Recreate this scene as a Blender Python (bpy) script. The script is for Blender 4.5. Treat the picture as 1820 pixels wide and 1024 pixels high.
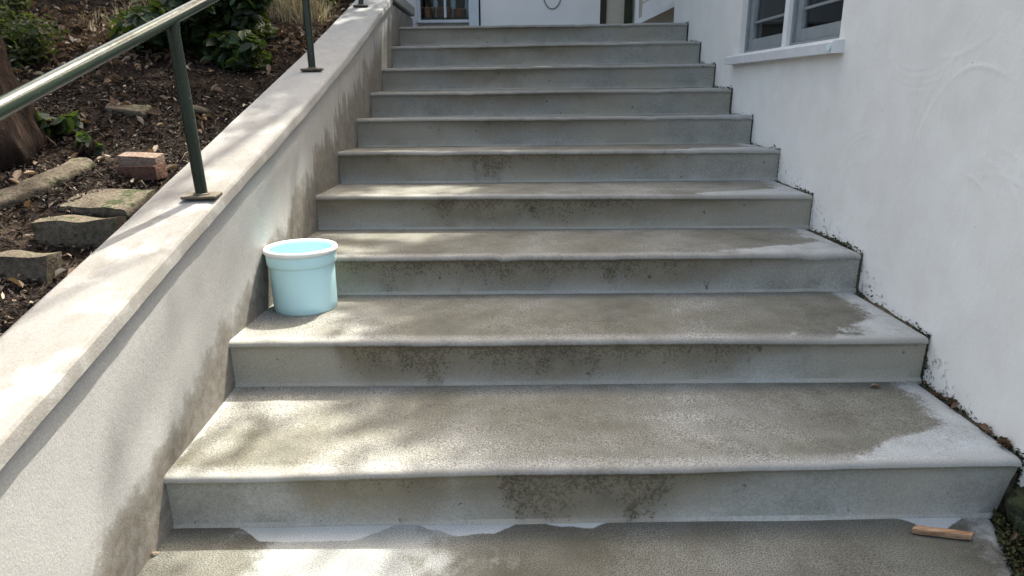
import bpy, math, random
import numpy as np
from mathutils import Vector, Matrix, noise as mnoise

random.seed(7); rng = np.random.default_rng(7)
scene = bpy.context.scene
for o in list(bpy.data.objects): bpy.data.objects.remove(o)
S = 1.2                        # modelling unit -> metres
col = scene.collection

# ------------------------------------------------------------------ camera
def cam_axes(pitch, yaw, roll):
    cy, sy, cp, sp = math.cos(yaw), math.sin(yaw), math.cos(pitch), math.sin(pitch)
    f = Vector((sy*cp, cy*cp, sp)); r = Vector((cy, -sy, 0)); u = r.cross(f)
    c, s = math.cos(roll), math.sin(roll)
    return c*r + s*u, -s*r + c*u, f
cd = bpy.data.cameras.new('camera'); cam = bpy.data.objects.new('camera', cd); col.objects.link(cam)
r_, u_, f_ = cam_axes(-0.289237, 0.00729, -0.00857)
mw = Matrix.Identity(4)
for i in range(3):
    mw[i][0], mw[i][1], mw[i][2] = r_[i], u_[i], -f_[i]
mw.translation = Vector((0.83188, -1.44304, 1.04187))*S
cam.matrix_world = mw
cd.sensor_width = 36; cd.lens = 1200/1820*36; cd.clip_start = 0.02; cd.clip_end = 600
scene.camera = cam

# ------------------------------------------------------------------ light
SX, SY = 0.26, 0.58
SUN = Vector((SX, SY, 1.0)).normalized()          # towards the sun
w = bpy.data.worlds.new('World'); scene.world = w; w.use_nodes = True
wn = w.node_tree.nodes; wl = w.node_tree.links
sky = wn.new('ShaderNodeTexSky'); sky.sky_type = 'NISHITA'; sky.sun_disc = False
sky.sun_elevation = math.asin(SUN.z); sky.sun_rotation = math.atan2(SUN.x, SUN.y)
sky.air_density = 1.0; sky.dust_density = 8.0; sky.ozone_density = 0.3
wn['Background'].inputs['Strength'].default_value = 0.15
wl.new(sky.outputs[0], wn['Background'].inputs[0])
sd = bpy.data.lights.new('sun', 'SUN'); sd.energy = 3.1; sd.angle = math.radians(0.53); sd.color = (1.0, 0.985, 0.955)
sun = bpy.data.objects.new('sun', sd); col.objects.link(sun)
sun.rotation_euler = SUN.to_track_quat('Z', 'Y').to_euler(); sun.location = (3, 6, 14)
vs = scene.view_settings; vs.view_transform = 'Standard'; vs.look = 'None'; vs.gamma = 1; vs.exposure = 1.88
vs.use_curve_mapping = False
vs.use_white_balance = True; vs.white_balance_temperature = 7200; vs.white_balance_tint = 6.0
scene.render.engine = 'CYCLES'
scene.cycles.max_bounces = 6; scene.cycles.diffuse_bounces = 4; scene.cycles.glossy_bounces = 3; scene.cycles.transparent_max_bounces = 8
scene.render.resolution_x = 1024; scene.render.resolution_y = 576

# ------------------------------------------------------------------ helpers
ORG = {}
def tag(o, label=None, cat=None, group=None, kind=None):
    if label: o['label'] = label
    if cat: o['category'] = cat
    if group: o['group'] = group
    if kind: o['kind'] = kind
    return o
def thing(name, org, label, cat, group=None):
    o = bpy.data.objects.new(name, None); col.objects.link(o)
    o.empty_display_size = 0.1
    o.location = Vector(org)*S; ORG[o] = Vector(org)
    return tag(o, label, cat, group)
def mk(name, v, f, mat, parent=None, org=(0, 0, 0), smooth=False, uv=None, rnd=None):
    O = ORG[parent] if parent is not None else Vector(org)
    v = (np.asarray(v, float).reshape(-1, 3) - np.array(O))*S
    me = bpy.data.meshes.new(name)
    if isinstance(f, np.ndarray):
        nf, k = f.shape
        me.vertices.add(len(v)); me.vertices.foreach_set('co', v.ravel())
        me.loops.add(nf*k); me.loops.foreach_set('vertex_index', f.ravel().astype(np.int32))
        me.polygons.add(nf); me.polygons.foreach_set('loop_start', np.arange(0, nf*k, k, dtype=np.int32))
        me.update(calc_edges=True)
    else:
        me.from_pydata([tuple(p) for p in v], [], f); me.update()
    if uv is not None:
        ul = me.uv_layers.new(name='prof')
        li = np.zeros(len(me.loops), np.int32); me.loops.foreach_get('vertex_index', li)
        ul.data.foreach_set('uv', np.asarray(uv, float)[li].ravel())
    if rnd is not None:
        a = me.attributes.new('rnd', 'FLOAT', 'POINT'); a.data.foreach_set('value', np.asarray(rnd, float))
    me.materials.append(mat)
    if smooth:
        me.polygons.foreach_set('use_smooth', [True]*len(me.polygons))
        if smooth != True: 
            try: me.set_sharp_from_angle(angle=math.radians(smooth))
            except Exception: pass
    o = bpy.data.objects.new(name, me); col.objects.link(o)
    if parent is not None: o.parent = parent
    else: o.location = O*S
    ORG[o] = O
    return o
class MB:
    """collects shapes of one mesh"""
    def __init__(s): s.v = []; s.f = []
    def add(s, v, f):
        b = len(s.v); s.v += [tuple(p) for p in v]; s.f += [tuple(i+b for i in q) for q in f]; return s
    def box(s, x0, x1, y0, y1, z0, z1, M=None, bev=0.0):
        if bev <= 0:
            v = [(x, y, z) for z in (z0, z1) for y in (y0, y1) for x in (x0, x1)]
            f = [(0, 2, 3, 1), (4, 5, 7, 6), (0, 1, 5, 4), (2, 6, 7, 3), (0, 4, 6, 2), (1, 3, 7, 5)]
        else:
            b = bev; v = []; f = []
            c = [((x0+x1)/2, (y0+y1)/2, (z0+z1)/2)][0]
            h = ((x1-x0)/2, (y1-y0)/2, (z1-z0)/2)
            idx = {}
            for sx in (-1, 1):
                for sy in (-1, 1):
                    for sz in (-1, 1):
                        for ax in range(3):
                            d = [h[k]-(b if k != ax else 0) for k in range(3)]
                            idx[(sx, sy, sz, ax)] = len(v)
                            v.append((c[0]+sx*d[0], c[1]+sy*d[1], c[2]+sz*d[2]))
            I = lambda *a: idx[a]
            for sg in (-1, 1):
                q = [I(sg, -1, -1, 0), I(sg, 1, -1, 0), I(sg, 1, 1, 0), I(sg, -1, 1, 0)]; f.append(q if sg > 0 else q[::-1])
                q = [I(-1, sg, -1, 1), I(1, sg, -1, 1), I(1, sg, 1, 1), I(-1, sg, 1, 1)]; f.append(q[::-1] if sg > 0 else q)
                q = [I(-1, -1, sg, 2), I(1, -1, sg, 2), I(1, 1, sg, 2), I(-1, 1, sg, 2)]; f.append(q if sg > 0 else q[::-1])
            for a in (-1, 1):
                for c2 in (-1, 1):
                    f.append([I(a, c2, -1, 0), I(a, c2, 1, 0), I(a, c2, 1, 1), I(a, c2, -1, 1)])
                    f.append([I(a, -1, c2, 0), I(a, 1, c2, 0), I(a, 1, c2, 2), I(a, -1, c2, 2)])
                    f.append([I(-1, a, c2, 1), I(1, a, c2, 1), I(1, a, c2, 2), I(-1, a, c2, 2)])
                    for d2 in (-1, 1):
                        f.append([I(a, c2, d2, 0), I(a, c2, d2, 1), I(a, c2, d2, 2)])
        if M is not None: v = [tuple(M @ Vector(p)) for p in v]
        return s.add(v, f)
    def tube(s, pts, rad, n=10, caps=True, wob=0):
        pts = [Vector(p) for p in pts]; rings = []
        if not hasattr(rad, '__len__'): rad = [rad]*len(pts)
        up = Vector((0, 0, 1))
        t0 = (pts[1]-pts[0]).normalized()
        a = t0.orthogonal().normalized()
        v = []; f = []
        for i, p in enumerate(pts):
            t = (pts[min(i+1, len(pts)-1)]-pts[max(i-1, 0)]).normalized()
            a = (a - t*a.dot(t)).normalized(); b = t.cross(a)
            for k in range(n):
                an = 2*math.pi*k/n; r = rad[i]
                if wob:
                    q = p + (a*math.cos(an)+b*math.sin(an))*r
                    r *= 1 + wob*.5*mnoise.noise(Vector((q.x*9, q.y*9, q.z*3)))+wob*.6*mnoise.noise(Vector((q.x*34, q.y*34, q.z*6)))
                v.append(p + (a*math.cos(an)+b*math.sin(an))*r)
        for i in range(len(pts)-1):
            for k in range(n):
                k2 = (k+1) % n
                f.append((i*n+k, i*n+k2, (i+1)*n+k2, (i+1)*n+k))
        if caps:
            f.append(tuple(range(n))[::-1]); f.append(tuple((len(pts)-1)*n+k for k in range(n)))
        return s.add(v, f)
    def lathe(s, prof, c, n=48, ell=1.0, close=False):
        v = []; f = []
        for (r, z) in prof:
            for k in range(n):
                a = 2*math.pi*k/n
                v.append((c[0]+r*math.cos(a), c[1]+r*ell*math.sin(a), c[2]+z))
        for i in range(len(prof)-1):
            for k in range(n):
                k2 = (k+1) % n
                f.append((i*n+k, i*n+k2, (i+1)*n+k2, (i+1)*n+k))
        if close:
            f.append(tuple(range(n))[::-1]); f.append(tuple((len(prof)-1)*n+k for k in range(n)))
        return s.add(v, f)
    def build(s, name, mat, parent=None, **k): return mk(name, s.v, s.f, mat, parent, **k)

# ------------------------------------------------------------------ materials
class Mat:
    def __init__(s, name):
        s.m = bpy.data.materials.new(name); s.m.use_nodes = True
        s.t = s.m.node_tree; s.b = s.t.nodes['Principled BSDF']; s.out = s.t.nodes['Material Output']
        s._p = None
    def n(s, typ, ins=None, **props):
        d = s.t.nodes.new('ShaderNode'+typ)
        for k, v in props.items(): setattr(d, k, v)
        for k, v in (ins or {}).items(): s.set(d.inputs[k], v)
        return d
    def set(s, sock, v):
        if isinstance(v, bpy.types.NodeSocket): s.t.links.new(v, sock)
        elif isinstance(v, bpy.types.Node): s.t.links.new(v.outputs[0], sock)
        else:
            if sock.type == 'RGBA' and len(v) == 3: v = (*v, 1)
            sock.default_value = v
    def pos(s):                                  # position in modelling units
        if s._p is None:
            g = s.n('NewGeometry')
            s._p = s.n('VectorMath', {0: g.outputs['Position'], 3: 1/S}, operation='SCALE').outputs[0]
        return s._p
    def xyz(s, v=None):
        return s.n('SeparateXYZ', {0: v if v is not None else s.pos()}).outputs
    def m1(s, op, a, b=0.0, c=0.0, clamp=False):
        return s.n('Math', {0: a, 1: b, 2: c}, operation=op, use_clamp=clamp).outputs[0]
    def scl(s, k, v=None):
        return s.n('VectorMath', {0: v if v is not None else s.pos(), 1: k}, operation='MULTIPLY').outputs[0]
    def noise(s, scale, detail=4, rough=.55, vec=None, dist=0.0):
        return s.n('TexNoise', {'Vector': vec if vec is not None else s.pos(), 'Scale': scale, 'Detail': detail, 'Roughness': rough, 'Distortion': dist}).outputs[0]
    def step(s, v, a, b):                        # smoothstep a..b -> 0..1
        return s.n('MapRange', {0: v, 1: a, 2: b, 3: 0.0, 4: 1.0}, interpolation_type='SMOOTHSTEP').outputs[0]
    def mix(s, f, a, b, mode='MIX'):
        d = s.n('Mix', data_type='RGBA', blend_type=mode)
        s.set(d.inputs[0], f); s.set(d.inputs[6], a); s.set(d.inputs[7], b); return d.outputs[2]
    def ramp(s, f, stops):
        d = s.n('ValToRGB', {0: f}); e = d.color_ramp.elements
        while len(e) < len(stops): e.new(.5)
        for q, (p, c) in zip(e, stops): q.position = p; q.color = (*c, 1)
        return d.outputs[0]
    def bump(s, h, strength=.3, dist=.01, nrm=None):
        d = s.n('Bump', {'Height': h, 'Strength': strength, 'Distance': dist})
        if nrm is not None: s.set(d.inputs['Normal'], nrm)
        return d.outputs[0]
    def fin(s, c=None, rough=None, nrm=None, spec=None, metal=None):
        for k, v in (('Base Color', c), ('Roughness', rough), ('Normal', nrm), ('Specular IOR Level', spec), ('Metallic', metal)):
            if v is not None: s.set(s.b.inputs[k], v)
        return s.m
def flat(name, c, rough=.6, var=.12, scale=20, bump=0.0, spec=.3, metal=None):
    m = Mat(name); nz = m.noise(scale, 5)
    d = tuple(x*(1-var) for x in c); l = tuple(min(1, x*(1+var)) for x in c)
    nrm = m.bump(m.noise(scale*6, 3), .5, bump) if bump else None
    return m.fin(m.ramp(nz, [(.3, d), (.7, l)]), rough, nrm, spec, metal)

def speckle(m, c, scale=100, amt=.35, vec=None):
    """sand grain: dark and pale specks on a surface"""
    a = m.noise(scale, 3, .8, vec)
    return m.mix(amt, c, m.ramp(a, [(.30, (.05, .045, .04)), (.5, (.5, .5, .5)), (.70, (1, .98, .93))]), 'OVERLAY')

def concrete_mat(name, landing=False):
    m = Mat(name); x, y, z = m.xyz()
    uv = m.n('UVMap', uv_map='prof'); uvs = m.n('SeparateXYZ', {0: uv.outputs[0]}).outputs; v = uvs[1]; gd = uvs[0]
    tread = m.step(v, 1.12, 1.22); tv = m.m1('SUBTRACT', v, 1.2)
    xr = m.m1('SUBTRACT', m.m1('MULTIPLY_ADD', y, .035, 2.08), x)           # distance from right end
    big = m.noise(2.4, 4, .6); mid = m.noise(9, 4, .65); fine = m.noise(120, 2, .75); grain = m.noise(290, 1, .6)
    # worn grey paint, its cool and warm areas
    paint = m.ramp(mid, [(.3, (.215, .213, .186)), (.5, (.305, .308, .280)), (.7, (.385, .390, .362))])
    paint = m.mix(.35, paint, m.ramp(fine, [(.34, (.17, .165, .14)), (.5, (.30, .303, .28)), (.66, (.40, .40, .375))]))
    # bare, dirty cement of the treads
    cem = m.ramp(big, [(.32, (.080, .077, .060)), (.44, (.160, .154, .126)), (.55, (.215, .214, .196)), (.68, (.33, .332, .322))])
    cem = m.mix(.4, cem, m.ramp(mid, [(.3, (.125, .121, .103)), (.7, (.28, .28, .267))]))
    cem = m.mix(1.0, cem, (.76, .775, .775), 'MULTIPLY')
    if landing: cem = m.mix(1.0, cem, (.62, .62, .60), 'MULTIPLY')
    wob = m.m1('MULTIPLY_ADD', mid, .34, -.17)
    if not landing:
        # paint survives along the right end, with a tongue reaching in along the front edge
        front = m.step(tv, .40, .02)
        tong = m.m1('MULTIPLY_ADD', front, m.m1('MULTIPLY_ADD', big, 1.1, -.20), .07)
        d = m.m1('ADD', m.m1('SUBTRACT', tong, xr), m.m1('ADD', m.m1('MULTIPLY', wob, .45), m.m1('MULTIPLY_ADD', fine, .10, -.05)))
        keep = m.m1('MULTIPLY', m.step(d, -.035, .022), m.m1('MULTIPLY_ADD', mid, .9, .4), clamp=True)
        d2 = m.m1('ADD', m.m1('SUBTRACT', tv, .972), m.m1('MULTIPLY', wob, .10))
        keep = m.m1('MAXIMUM', keep, m.m1('MULTIPLY', m.step(d2, 0, .012), .6))
        lft = m.m1('SUBTRACT', m.m1('MULTIPLY_ADD', mid, .1, -.03), x)
        keep = m.m1('MAXIMUM', keep, m.m1('MULTIPLY', m.step(lft, 0, .03), .5))
    else:
        # paint run down from the riser above: rounded tongues along the joint
        vec = m.n('CombineXYZ', {0: x, 1: 3.7, 2: 0.0}).outputs[0]
        sc = m.noise(3.1, 2, .5, vec)
        lim = m.m1('MULTIPLY_ADD', m.step(sc, .45, .62), .062, -.008)
        d = m.m1('ADD', m.m1('ADD', lim, y), m.m1('MULTIPLY', m.m1('ADD', mid, m.m1('MULTIPLY', fine, .3)), .02))
        keep = m.step(d, .006, .012)
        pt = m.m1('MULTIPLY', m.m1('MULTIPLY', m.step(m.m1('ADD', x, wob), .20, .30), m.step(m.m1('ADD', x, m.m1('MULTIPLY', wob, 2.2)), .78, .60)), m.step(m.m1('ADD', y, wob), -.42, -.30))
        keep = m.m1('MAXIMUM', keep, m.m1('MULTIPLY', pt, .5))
        r = m.step(m.m1('ADD', m.m1('SUBTRACT', .05, m.m1('SUBTRACT', 2.0, x)), wob), -.05, .08)
        keep = m.m1('MAXIMUM', keep, m.m1('MULTIPLY', r, .7))
        keep = m.m1('MULTIPLY', keep, m.step(y, -1.0, -.3))
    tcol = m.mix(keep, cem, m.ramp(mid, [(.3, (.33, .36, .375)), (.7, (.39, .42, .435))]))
    # soot and lichen on the risers: heaviest in the middle, hanging from the nosing with a ragged lower edge
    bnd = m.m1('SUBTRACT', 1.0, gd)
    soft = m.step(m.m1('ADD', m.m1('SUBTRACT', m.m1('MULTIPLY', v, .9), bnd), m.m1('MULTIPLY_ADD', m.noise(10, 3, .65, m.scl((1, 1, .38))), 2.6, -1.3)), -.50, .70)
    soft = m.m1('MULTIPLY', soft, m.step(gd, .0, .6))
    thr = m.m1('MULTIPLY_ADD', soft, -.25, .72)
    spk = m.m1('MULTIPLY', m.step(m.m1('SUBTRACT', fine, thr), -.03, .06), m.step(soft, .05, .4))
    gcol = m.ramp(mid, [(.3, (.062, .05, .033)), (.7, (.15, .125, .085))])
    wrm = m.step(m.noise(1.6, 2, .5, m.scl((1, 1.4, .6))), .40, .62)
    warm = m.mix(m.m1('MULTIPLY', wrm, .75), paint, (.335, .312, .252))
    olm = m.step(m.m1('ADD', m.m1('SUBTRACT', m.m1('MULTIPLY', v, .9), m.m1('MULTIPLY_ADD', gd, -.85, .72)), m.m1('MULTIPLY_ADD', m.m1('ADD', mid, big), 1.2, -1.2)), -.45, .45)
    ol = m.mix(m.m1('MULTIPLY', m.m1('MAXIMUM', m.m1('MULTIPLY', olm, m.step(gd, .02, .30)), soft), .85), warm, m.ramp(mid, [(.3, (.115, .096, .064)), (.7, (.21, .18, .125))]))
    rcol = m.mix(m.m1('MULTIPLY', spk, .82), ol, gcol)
    chip = m.step(m.noise(33, 2, .6), .70, .75)
    rcol = m.mix(m.m1('MULTIPLY', chip, .7), rcol, (.06, .05, .04))
    base = m.step(m.m1('ADD', m.m1('SUBTRACT', .06, v), m.m1('MULTIPLY_ADD', mid, .2, -.1)), -.03, .03)
    rcol = m.mix(m.m1('MULTIPLY', base, .15), rcol, (.32, .34, .345))
    c = m.mix(tread, rcol, tcol)
    # rubbed nosing
    nos = m.m1('MULTIPLY', m.step(v, 1.0, 1.06), m.step(v, 1.27, 1.19))
    c = m.mix(m.m1('MULTIPLY', nos, m.m1('MULTIPLY_ADD', mid, .9, .1), clamp=True), c, (.285, .295, .297))
    # hairline crack just below the nosing
    cr = m.m1('ABSOLUTE', m.m1('SUBTRACT', v, m.m1('MULTIPLY_ADD', big, .10, .90)))
    c = m.mix(m.m1('MULTIPLY', m.step(cr, .018, .0), m.m1('MULTIPLY', m.step(mid, .46, .56), .6)), c, (.05, .042, .033))
    amt = m.m1('MULTIPLY_ADD', m.m1('SUBTRACT', tread, m.m1('MULTIPLY', m.m1('MULTIPLY', keep, tread), .8)), .52, .16)
    c = m.mix(m.m1('MULTIPLY', amt, m.m1('MULTIPLY_ADD', big, 1.3, .1)), c, m.ramp(grain, [(.32, (.04, .036, .03)), (.5, (.5, .5, .5)), (.68, (1, .98, .93))]), 'OVERLAY')
    h = m.m1('ADD', m.m1('MULTIPLY', grain, .7), m.m1('MULTIPLY', mid, .6))
    return m.fin(c, m.m1('MULTIPLY_ADD', keep, -.18, .86), m.bump(h, .14, .003), .3)

def stucco_mat(name, base, mode):
    m = Mat(name); x, y, z = m.xyz()
    big = m.noise(1.7, 4); mid = m.noise(8, 5, .6)
    lo = tuple(k*.87 for k in base); hi = tuple(min(.86, k*1.07) for k in base)
    c = m.mix(.5, m.ramp(big, [(.3, lo), (.7, hi)]), m.ramp(mid, [(.3, lo), (.7, hi)]))
    line = m.m1('MULTIPLY', y, .335)
    H = m.m1('SUBTRACT', z, line)                         # height above the inner corners of the flight
    if mode == 'left':
        st = m.noise(1.0, 4, .6, m.scl((1, 24, 2.2)))     # runs
        n2 = m.noise(5.5, 5, .65); n3 = m.noise(30, 4, .7)
        up = m.step(y, .9, 2.0)
        lim = m.m1('ADD', m.m1('MULTIPLY_ADD', n2, .32, .08), m.m1('MULTIPLY', up, m.m1('MULTIPLY_ADD', st, .5, -.20)))
        d = m.m1('SUBTRACT', lim, m.m1('ADD', H, m.m1('MULTIPLY_ADD', n3, .09, -.045)))
        g = m.m1('MULTIPLY', m.step(d, -.035, .06), m.m1('MULTIPLY_ADD', n3, 1.1, .30), clamp=True)
        gc = m.ramp(n2, [(.3, (.070, .060, .044)), (.7, (.155, .137, .108))])
        c = m.mix(m.m1('MULTIPLY', g, .92, clamp=True), c, gc)
        ed = m.m1('MULTIPLY', m.step(m.m1('ABSOLUTE', m.m1('SUBTRACT', d, .012)), .03, 0), m.step(n3, .42, .6))
        c = m.mix(m.m1('MULTIPLY', ed, .4), c, (.13, .125, .095))
        pits = m.step(m.noise(60, 3, .7), .66, .72)
        c = m.mix(m.m1('MULTIPLY', pits, m.step(n2, .5, .62)), c, (.2, .18, .15))
        gen = m.step(y, .9, 2.6)
        c = m.mix(m.m1('MULTIPLY', gen, .28), c, m.ramp(st, [(.35, (.17, .165, .14)), (.65, (.34, .35, .355))]))
    elif mode == 'coping':
        n2 = m.noise(14, 5, .7, m.scl((1, .45, 1)))
        c = m.mix(m.m1('MULTIPLY', m.step(n2, .46, .66), .55), c, (.165, .155, .138))
        c = m.mix(m.m1('MULTIPLY', m.step(mid, .52, .66), .5), c, (.33, .335, .335))
        up = m.step(m.m1('ADD', y, m.m1('MULTIPLY', mid, .8)), 1.0, 2.2)
        c = m.mix(m.m1('MULTIPLY', up, .62), c, m.ramp(n2, [(.3, (.31, .32, .325)), (.7, (.42, .432, .438))]))  # upper stretch lies in shade; its shaded tone is set in the colour
        ck = m.step(m.noise(6, 4, .6, m.scl((3.5, .7, 1))), .66, .7)
        c = m.mix(m.m1('MULTIPLY', ck, .3), c, (.13, .12, .11))
    else:
        n3 = m.noise(42, 4, .75); n2 = m.noise(6, 4, .6)
        # damp, moss-specked foot of the wall above each step
        lim = m.m1('MULTIPLY_ADD', n2, .14, .055)
        d = m.m1('SUBTRACT', lim, H)
        nr = m.step(y, 2.6, .3)
        g = m.m1('MULTIPLY', m.m1('MULTIPLY', m.step(d, -.02, .05), m.step(n3, .53, .62)), nr)
        c = m.mix(m.m1('MULTIPLY', g, .9), c, (.07, .07, .045))
        pits = m.step(m.noise(34, 3, .6), .735, .76)
        c = m.mix(m.m1('MULTIPLY', pits, .6), c, (.3, .28, .25))
    grain = m.noise(220, 3, .7); h = m.m1('MULTIPLY', grain, .7 if mode != 'house' else .30)
    h = m.m1('ADD', h, m.m1('MULTIPLY', m.noise(26, 3, .7), .6 if mode != 'house' else .55))
    if mode == 'house':
        return m.fin(c, .9, m.bump(h, .5, .006), .2)
    return m.fin(speckle(m, c, 170, .16), .93, m.bump(h, .42 if mode == 'coping' else .30, .0045), .2)

def leaf_mat(name, stops, trans=.3, rough=.5, tc=(.25, .4, .05)):
    m = Mat(name); a = m.n('Attribute', attribute_name='rnd').outputs['Fac']
    c = m.ramp(a, stops); m.fin(c, rough, None, .35)
    if trans < .12: return m.m
    tr = m.n('BsdfTranslucent', {0: m.mix(.5, c, tc)})
    mx = m.n('MixShader', {0: trans, 1: m.b.outputs[0], 2: tr.outputs[0]})
    m.t.links.new(mx.outputs[0], m.out.inputs[0]); return m.m

MT = {}
MT['step'] = concrete_mat('weathered painted concrete')
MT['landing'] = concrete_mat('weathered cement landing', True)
MT['left'] = stucco_mat('white stucco parapet', (.378, .380, .378), 'left')
MT['coping'] = stucco_mat('rough plaster coping', (.215, .211, .205), 'coping')
MT['house'] = stucco_mat('smooth white house stucco', (.86, .822, .775), 'house')
MT['white_wall'] = flat('white plaster', (.72, .71, .69), .85, .05, 3)
MT['beige'] = flat('beige plaster', (.47, .43, .35), .85, .08, 4)
MT['white_paint'] = flat('white gloss paint', (.78, .78, .78), .45, .05, 12)
MT['grey_paint'] = flat('blue grey window paint', (.24, .265, .275), .5, .12, 14)
MT['sill'] = flat('white sill paint', (.66, .67, .69), .55, .08, 16)
MT['downpipe'] = flat('pale blue grey paint', (.50, .55, .58), .5, .06, 9)
MT['dark_wood'] = flat('dark brown wood', (.035, .022, .016), .6, .3, 12)
MT['dark_green'] = flat('dark green paint', (.022, .03, .014), .5, .25, 10)
MT['interior'] = flat('dim room', (.16, .125, .10), .9, .2, 3)
MT['curtain'] = flat('grey curtain', (.34, .36, .37), .9, .08, 6)
MT['reflection_sheet'] = flat('brown reflection sheet', (.60, .30, .20), .9, .35, 7)  # brown of the trees mirrored in the pane
MT['roof'] = flat('roof tiles', (.22, .11, .08), .8, .3, 9)
MT['iron'] = flat('black wire', (.02, .02, .02), .5, .1)
def glass_mat():
    m = Mat('window glass'); tr = m.n('BsdfTransparent', {0: (.86, .9, .9, 1)}); gl = m.n('BsdfGlossy', {0: (.9, .95, 1, 1), 'Roughness': .01})
    fr = m.n('Fresnel', {0: 1.22}); mx = m.n('MixShader', {0: fr.outputs[0], 1: tr.outputs[0], 2: gl.outputs[0]})
    m.t.links.new(mx.outputs[0], m.out.inputs[0]); return m.m
MT['glass'] = glass_mat()
def rail_mat():
    m = Mat('dark green rail paint'); nz = m.noise(30, 5, .7)
    c = m.ramp(m.noise(6, 4), [(.3, (.011, .020, .013)), (.7, (.019, .031, .022))])
    c = m.mix(m.m1('MULTIPLY', m.step(m.noise(60, 3, .7), .66, .72), .6), c, (.16, .15, .13))
    return m.fin(c, m.m1('MULTIPLY_ADD', nz, .2, .14), m.bump(nz, .1, .002), .6)
MT['rail'] = rail_mat()
MT['plate'] = flat('rusty painted plate', (.10, .085, .06), .6, .4, 30)
def soil_mat():
    m = Mat('mulch soil'); a = m.noise(5, 5, .7); b = m.noise(60, 5, .75)
    c = m.ramp(b, [(.3, (.006, .004, .003)), (.55, (.017, .011, .008)), (.75, (.045, .032, .024))])
    c = m.mix(m.m1('MULTIPLY', m.step(a, .5, .7), .4), c, (.12, .09, .065))
    return m.fin(c, .95, m.bump(m.m1('ADD', b, m.noise(14, 4)), .9, .02), .1)
MT['soil'] = soil_mat()
MT['chips'] = leaf_mat('mulch chips', [(0, (.005, .0032, .0025)), (.55, (.017, .0105, .0075)), (.84, (.042, .028, .020)), (.95, (.14, .105, .08)), (1, (.36, .31, .26))], .05, .85)
MT['dryleaf'] = leaf_mat('dry leaves', [(0, (.06, .032, .018)), (.6, (.13, .085, .055)), (.85, (.26, .2, .15)), (1, (.5, .44, .36))], .15, .7, (.3, .2, .1))
MT['straw'] = leaf_mat('dry grass', [(0, (.16, .13, .06)), (.5, (.33, .28, .17)), (1, (.52, .46, .33))], .25, .7, (.45, .38, .2))
MT['leaf'] = leaf_mat('broad leaves', [(0, (.006, .014, .005)), (.5, (.014, .030, .010)), (.9, (.03, .06, .02)), (1, (.06, .10, .04))], .25, .42)
MT['leaf2'] = leaf_mat('fine leaves', [(0, (.008, .014, .006)), (.5, (.020, .030, .011)), (.88, (.045, .06, .024)), (1, (.22, .19, .13))], .3, .5)
MT['ivy'] = leaf_mat('ivy leaves', [(0, (.008, .018, .007)), (.6, (.02, .038, .014)), (1, (.04, .07, .028))], .3, .4)
MT['crown'] = leaf_mat('tree leaves', [(0, (.03, .055, .015)), (.6, (.06, .10, .03)), (1, (.11, .15, .05))], .3, .5)
def bark_mat():
    m = Mat('bark'); v = m.scl((1, 1, .22)); a = m.noise(28, 6, .7, v, .4)
    c = m.ramp(a, [(.3, (.008, .0055, .0045)), (.55, (.030, .020, .016)), (.75, (.075, .054, .043))])
    return m.fin(c, .92, m.bump(a, 1, .03), .1)
MT['bark'] = bark_mat()
def stone_mat(name, a, b, moss=0.0, scale=10):
    m = Mat(name); n1 = m.noise(scale, 5, .65); n2 = m.noise(70, 4, .7)
    c = m.ramp(n1, [(.3, a), (.7, b)]); c = speckle(m, c, 90, .4)
    if moss:
        c = m.mix(m.m1('MULTIPLY', m.step(m.m1('ADD', n1, m.m1('MULTIPLY', n2, .5)), .98-moss*.5, 1.02-moss*.3), .9), c, (.03, .04, .014))
    return m.fin(c, .92, m.bump(m.m1('ADD', n2, n1), .8, .012), .15)
MT['stone'] = stone_mat('old concrete block', (.06, .049, .036), (.15, .128, .098), .45)
MT['edging'] = stone_mat('weathered edging', (.055, .046, .034), (.15, .128, .10), .4)
MT['brick'] = stone_mat('clay brick', (.075, .038, .028), (.14, .078, .06), 0)
MT['pale_brick'] = stone_mat('dusty brick', (.11, .072, .057), (.23, .175, .145), 0)
MT['rock'] = stone_mat('mossy rock', (.06, .06, .05), (.16, .155, .13), .7, 14)
MT['moss'] = leaf_mat('moss', [(0, (.008, .010, .004)), (.6, (.03, .035, .012)), (.9, (.07, .075, .022)), (1, (.13, .08, .045))], .1, .9)
MT['jointdirt'] = flat('joint dirt', (.085, .072, .052), .95, .5, 40, .01)
def wood_mat():
    m = Mat('weathered stick'); v = m.scl((1, 1, 1)); a = m.noise(60, 5, .6, m.scl((.25, 2, 2)))
    return m.fin(m.ramp(a, [(.3, (.19, .10, .055)), (.6, (.36, .23, .14)), (.8, (.5, .37, .25))]), .75, m.bump(a, .5, .003), .2)
MT['stick'] = wood_mat()
MT['bucket'] = flat('pale aqua plastic', (.54, .82, .86), .38, .015, 3, 0, .4)
MT['bucket_rim'] = flat('white plastic', (.80, .80, .78), .4, .02, 3, 0, .4)
MT['twig'] = flat('dry twig', (.15, .115, .085), .9, .5, 8)
MT['wicker'] = flat('wicker', (.40, .165, .09), .8, .45, 60)
MT['jar'] = flat('pale ceramic', (.5, .55, .6), .35, .15, 9)
MT['paintchip'] = flat('flaked paint', (.62, .74, .76), .6, .3, 120)

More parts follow.
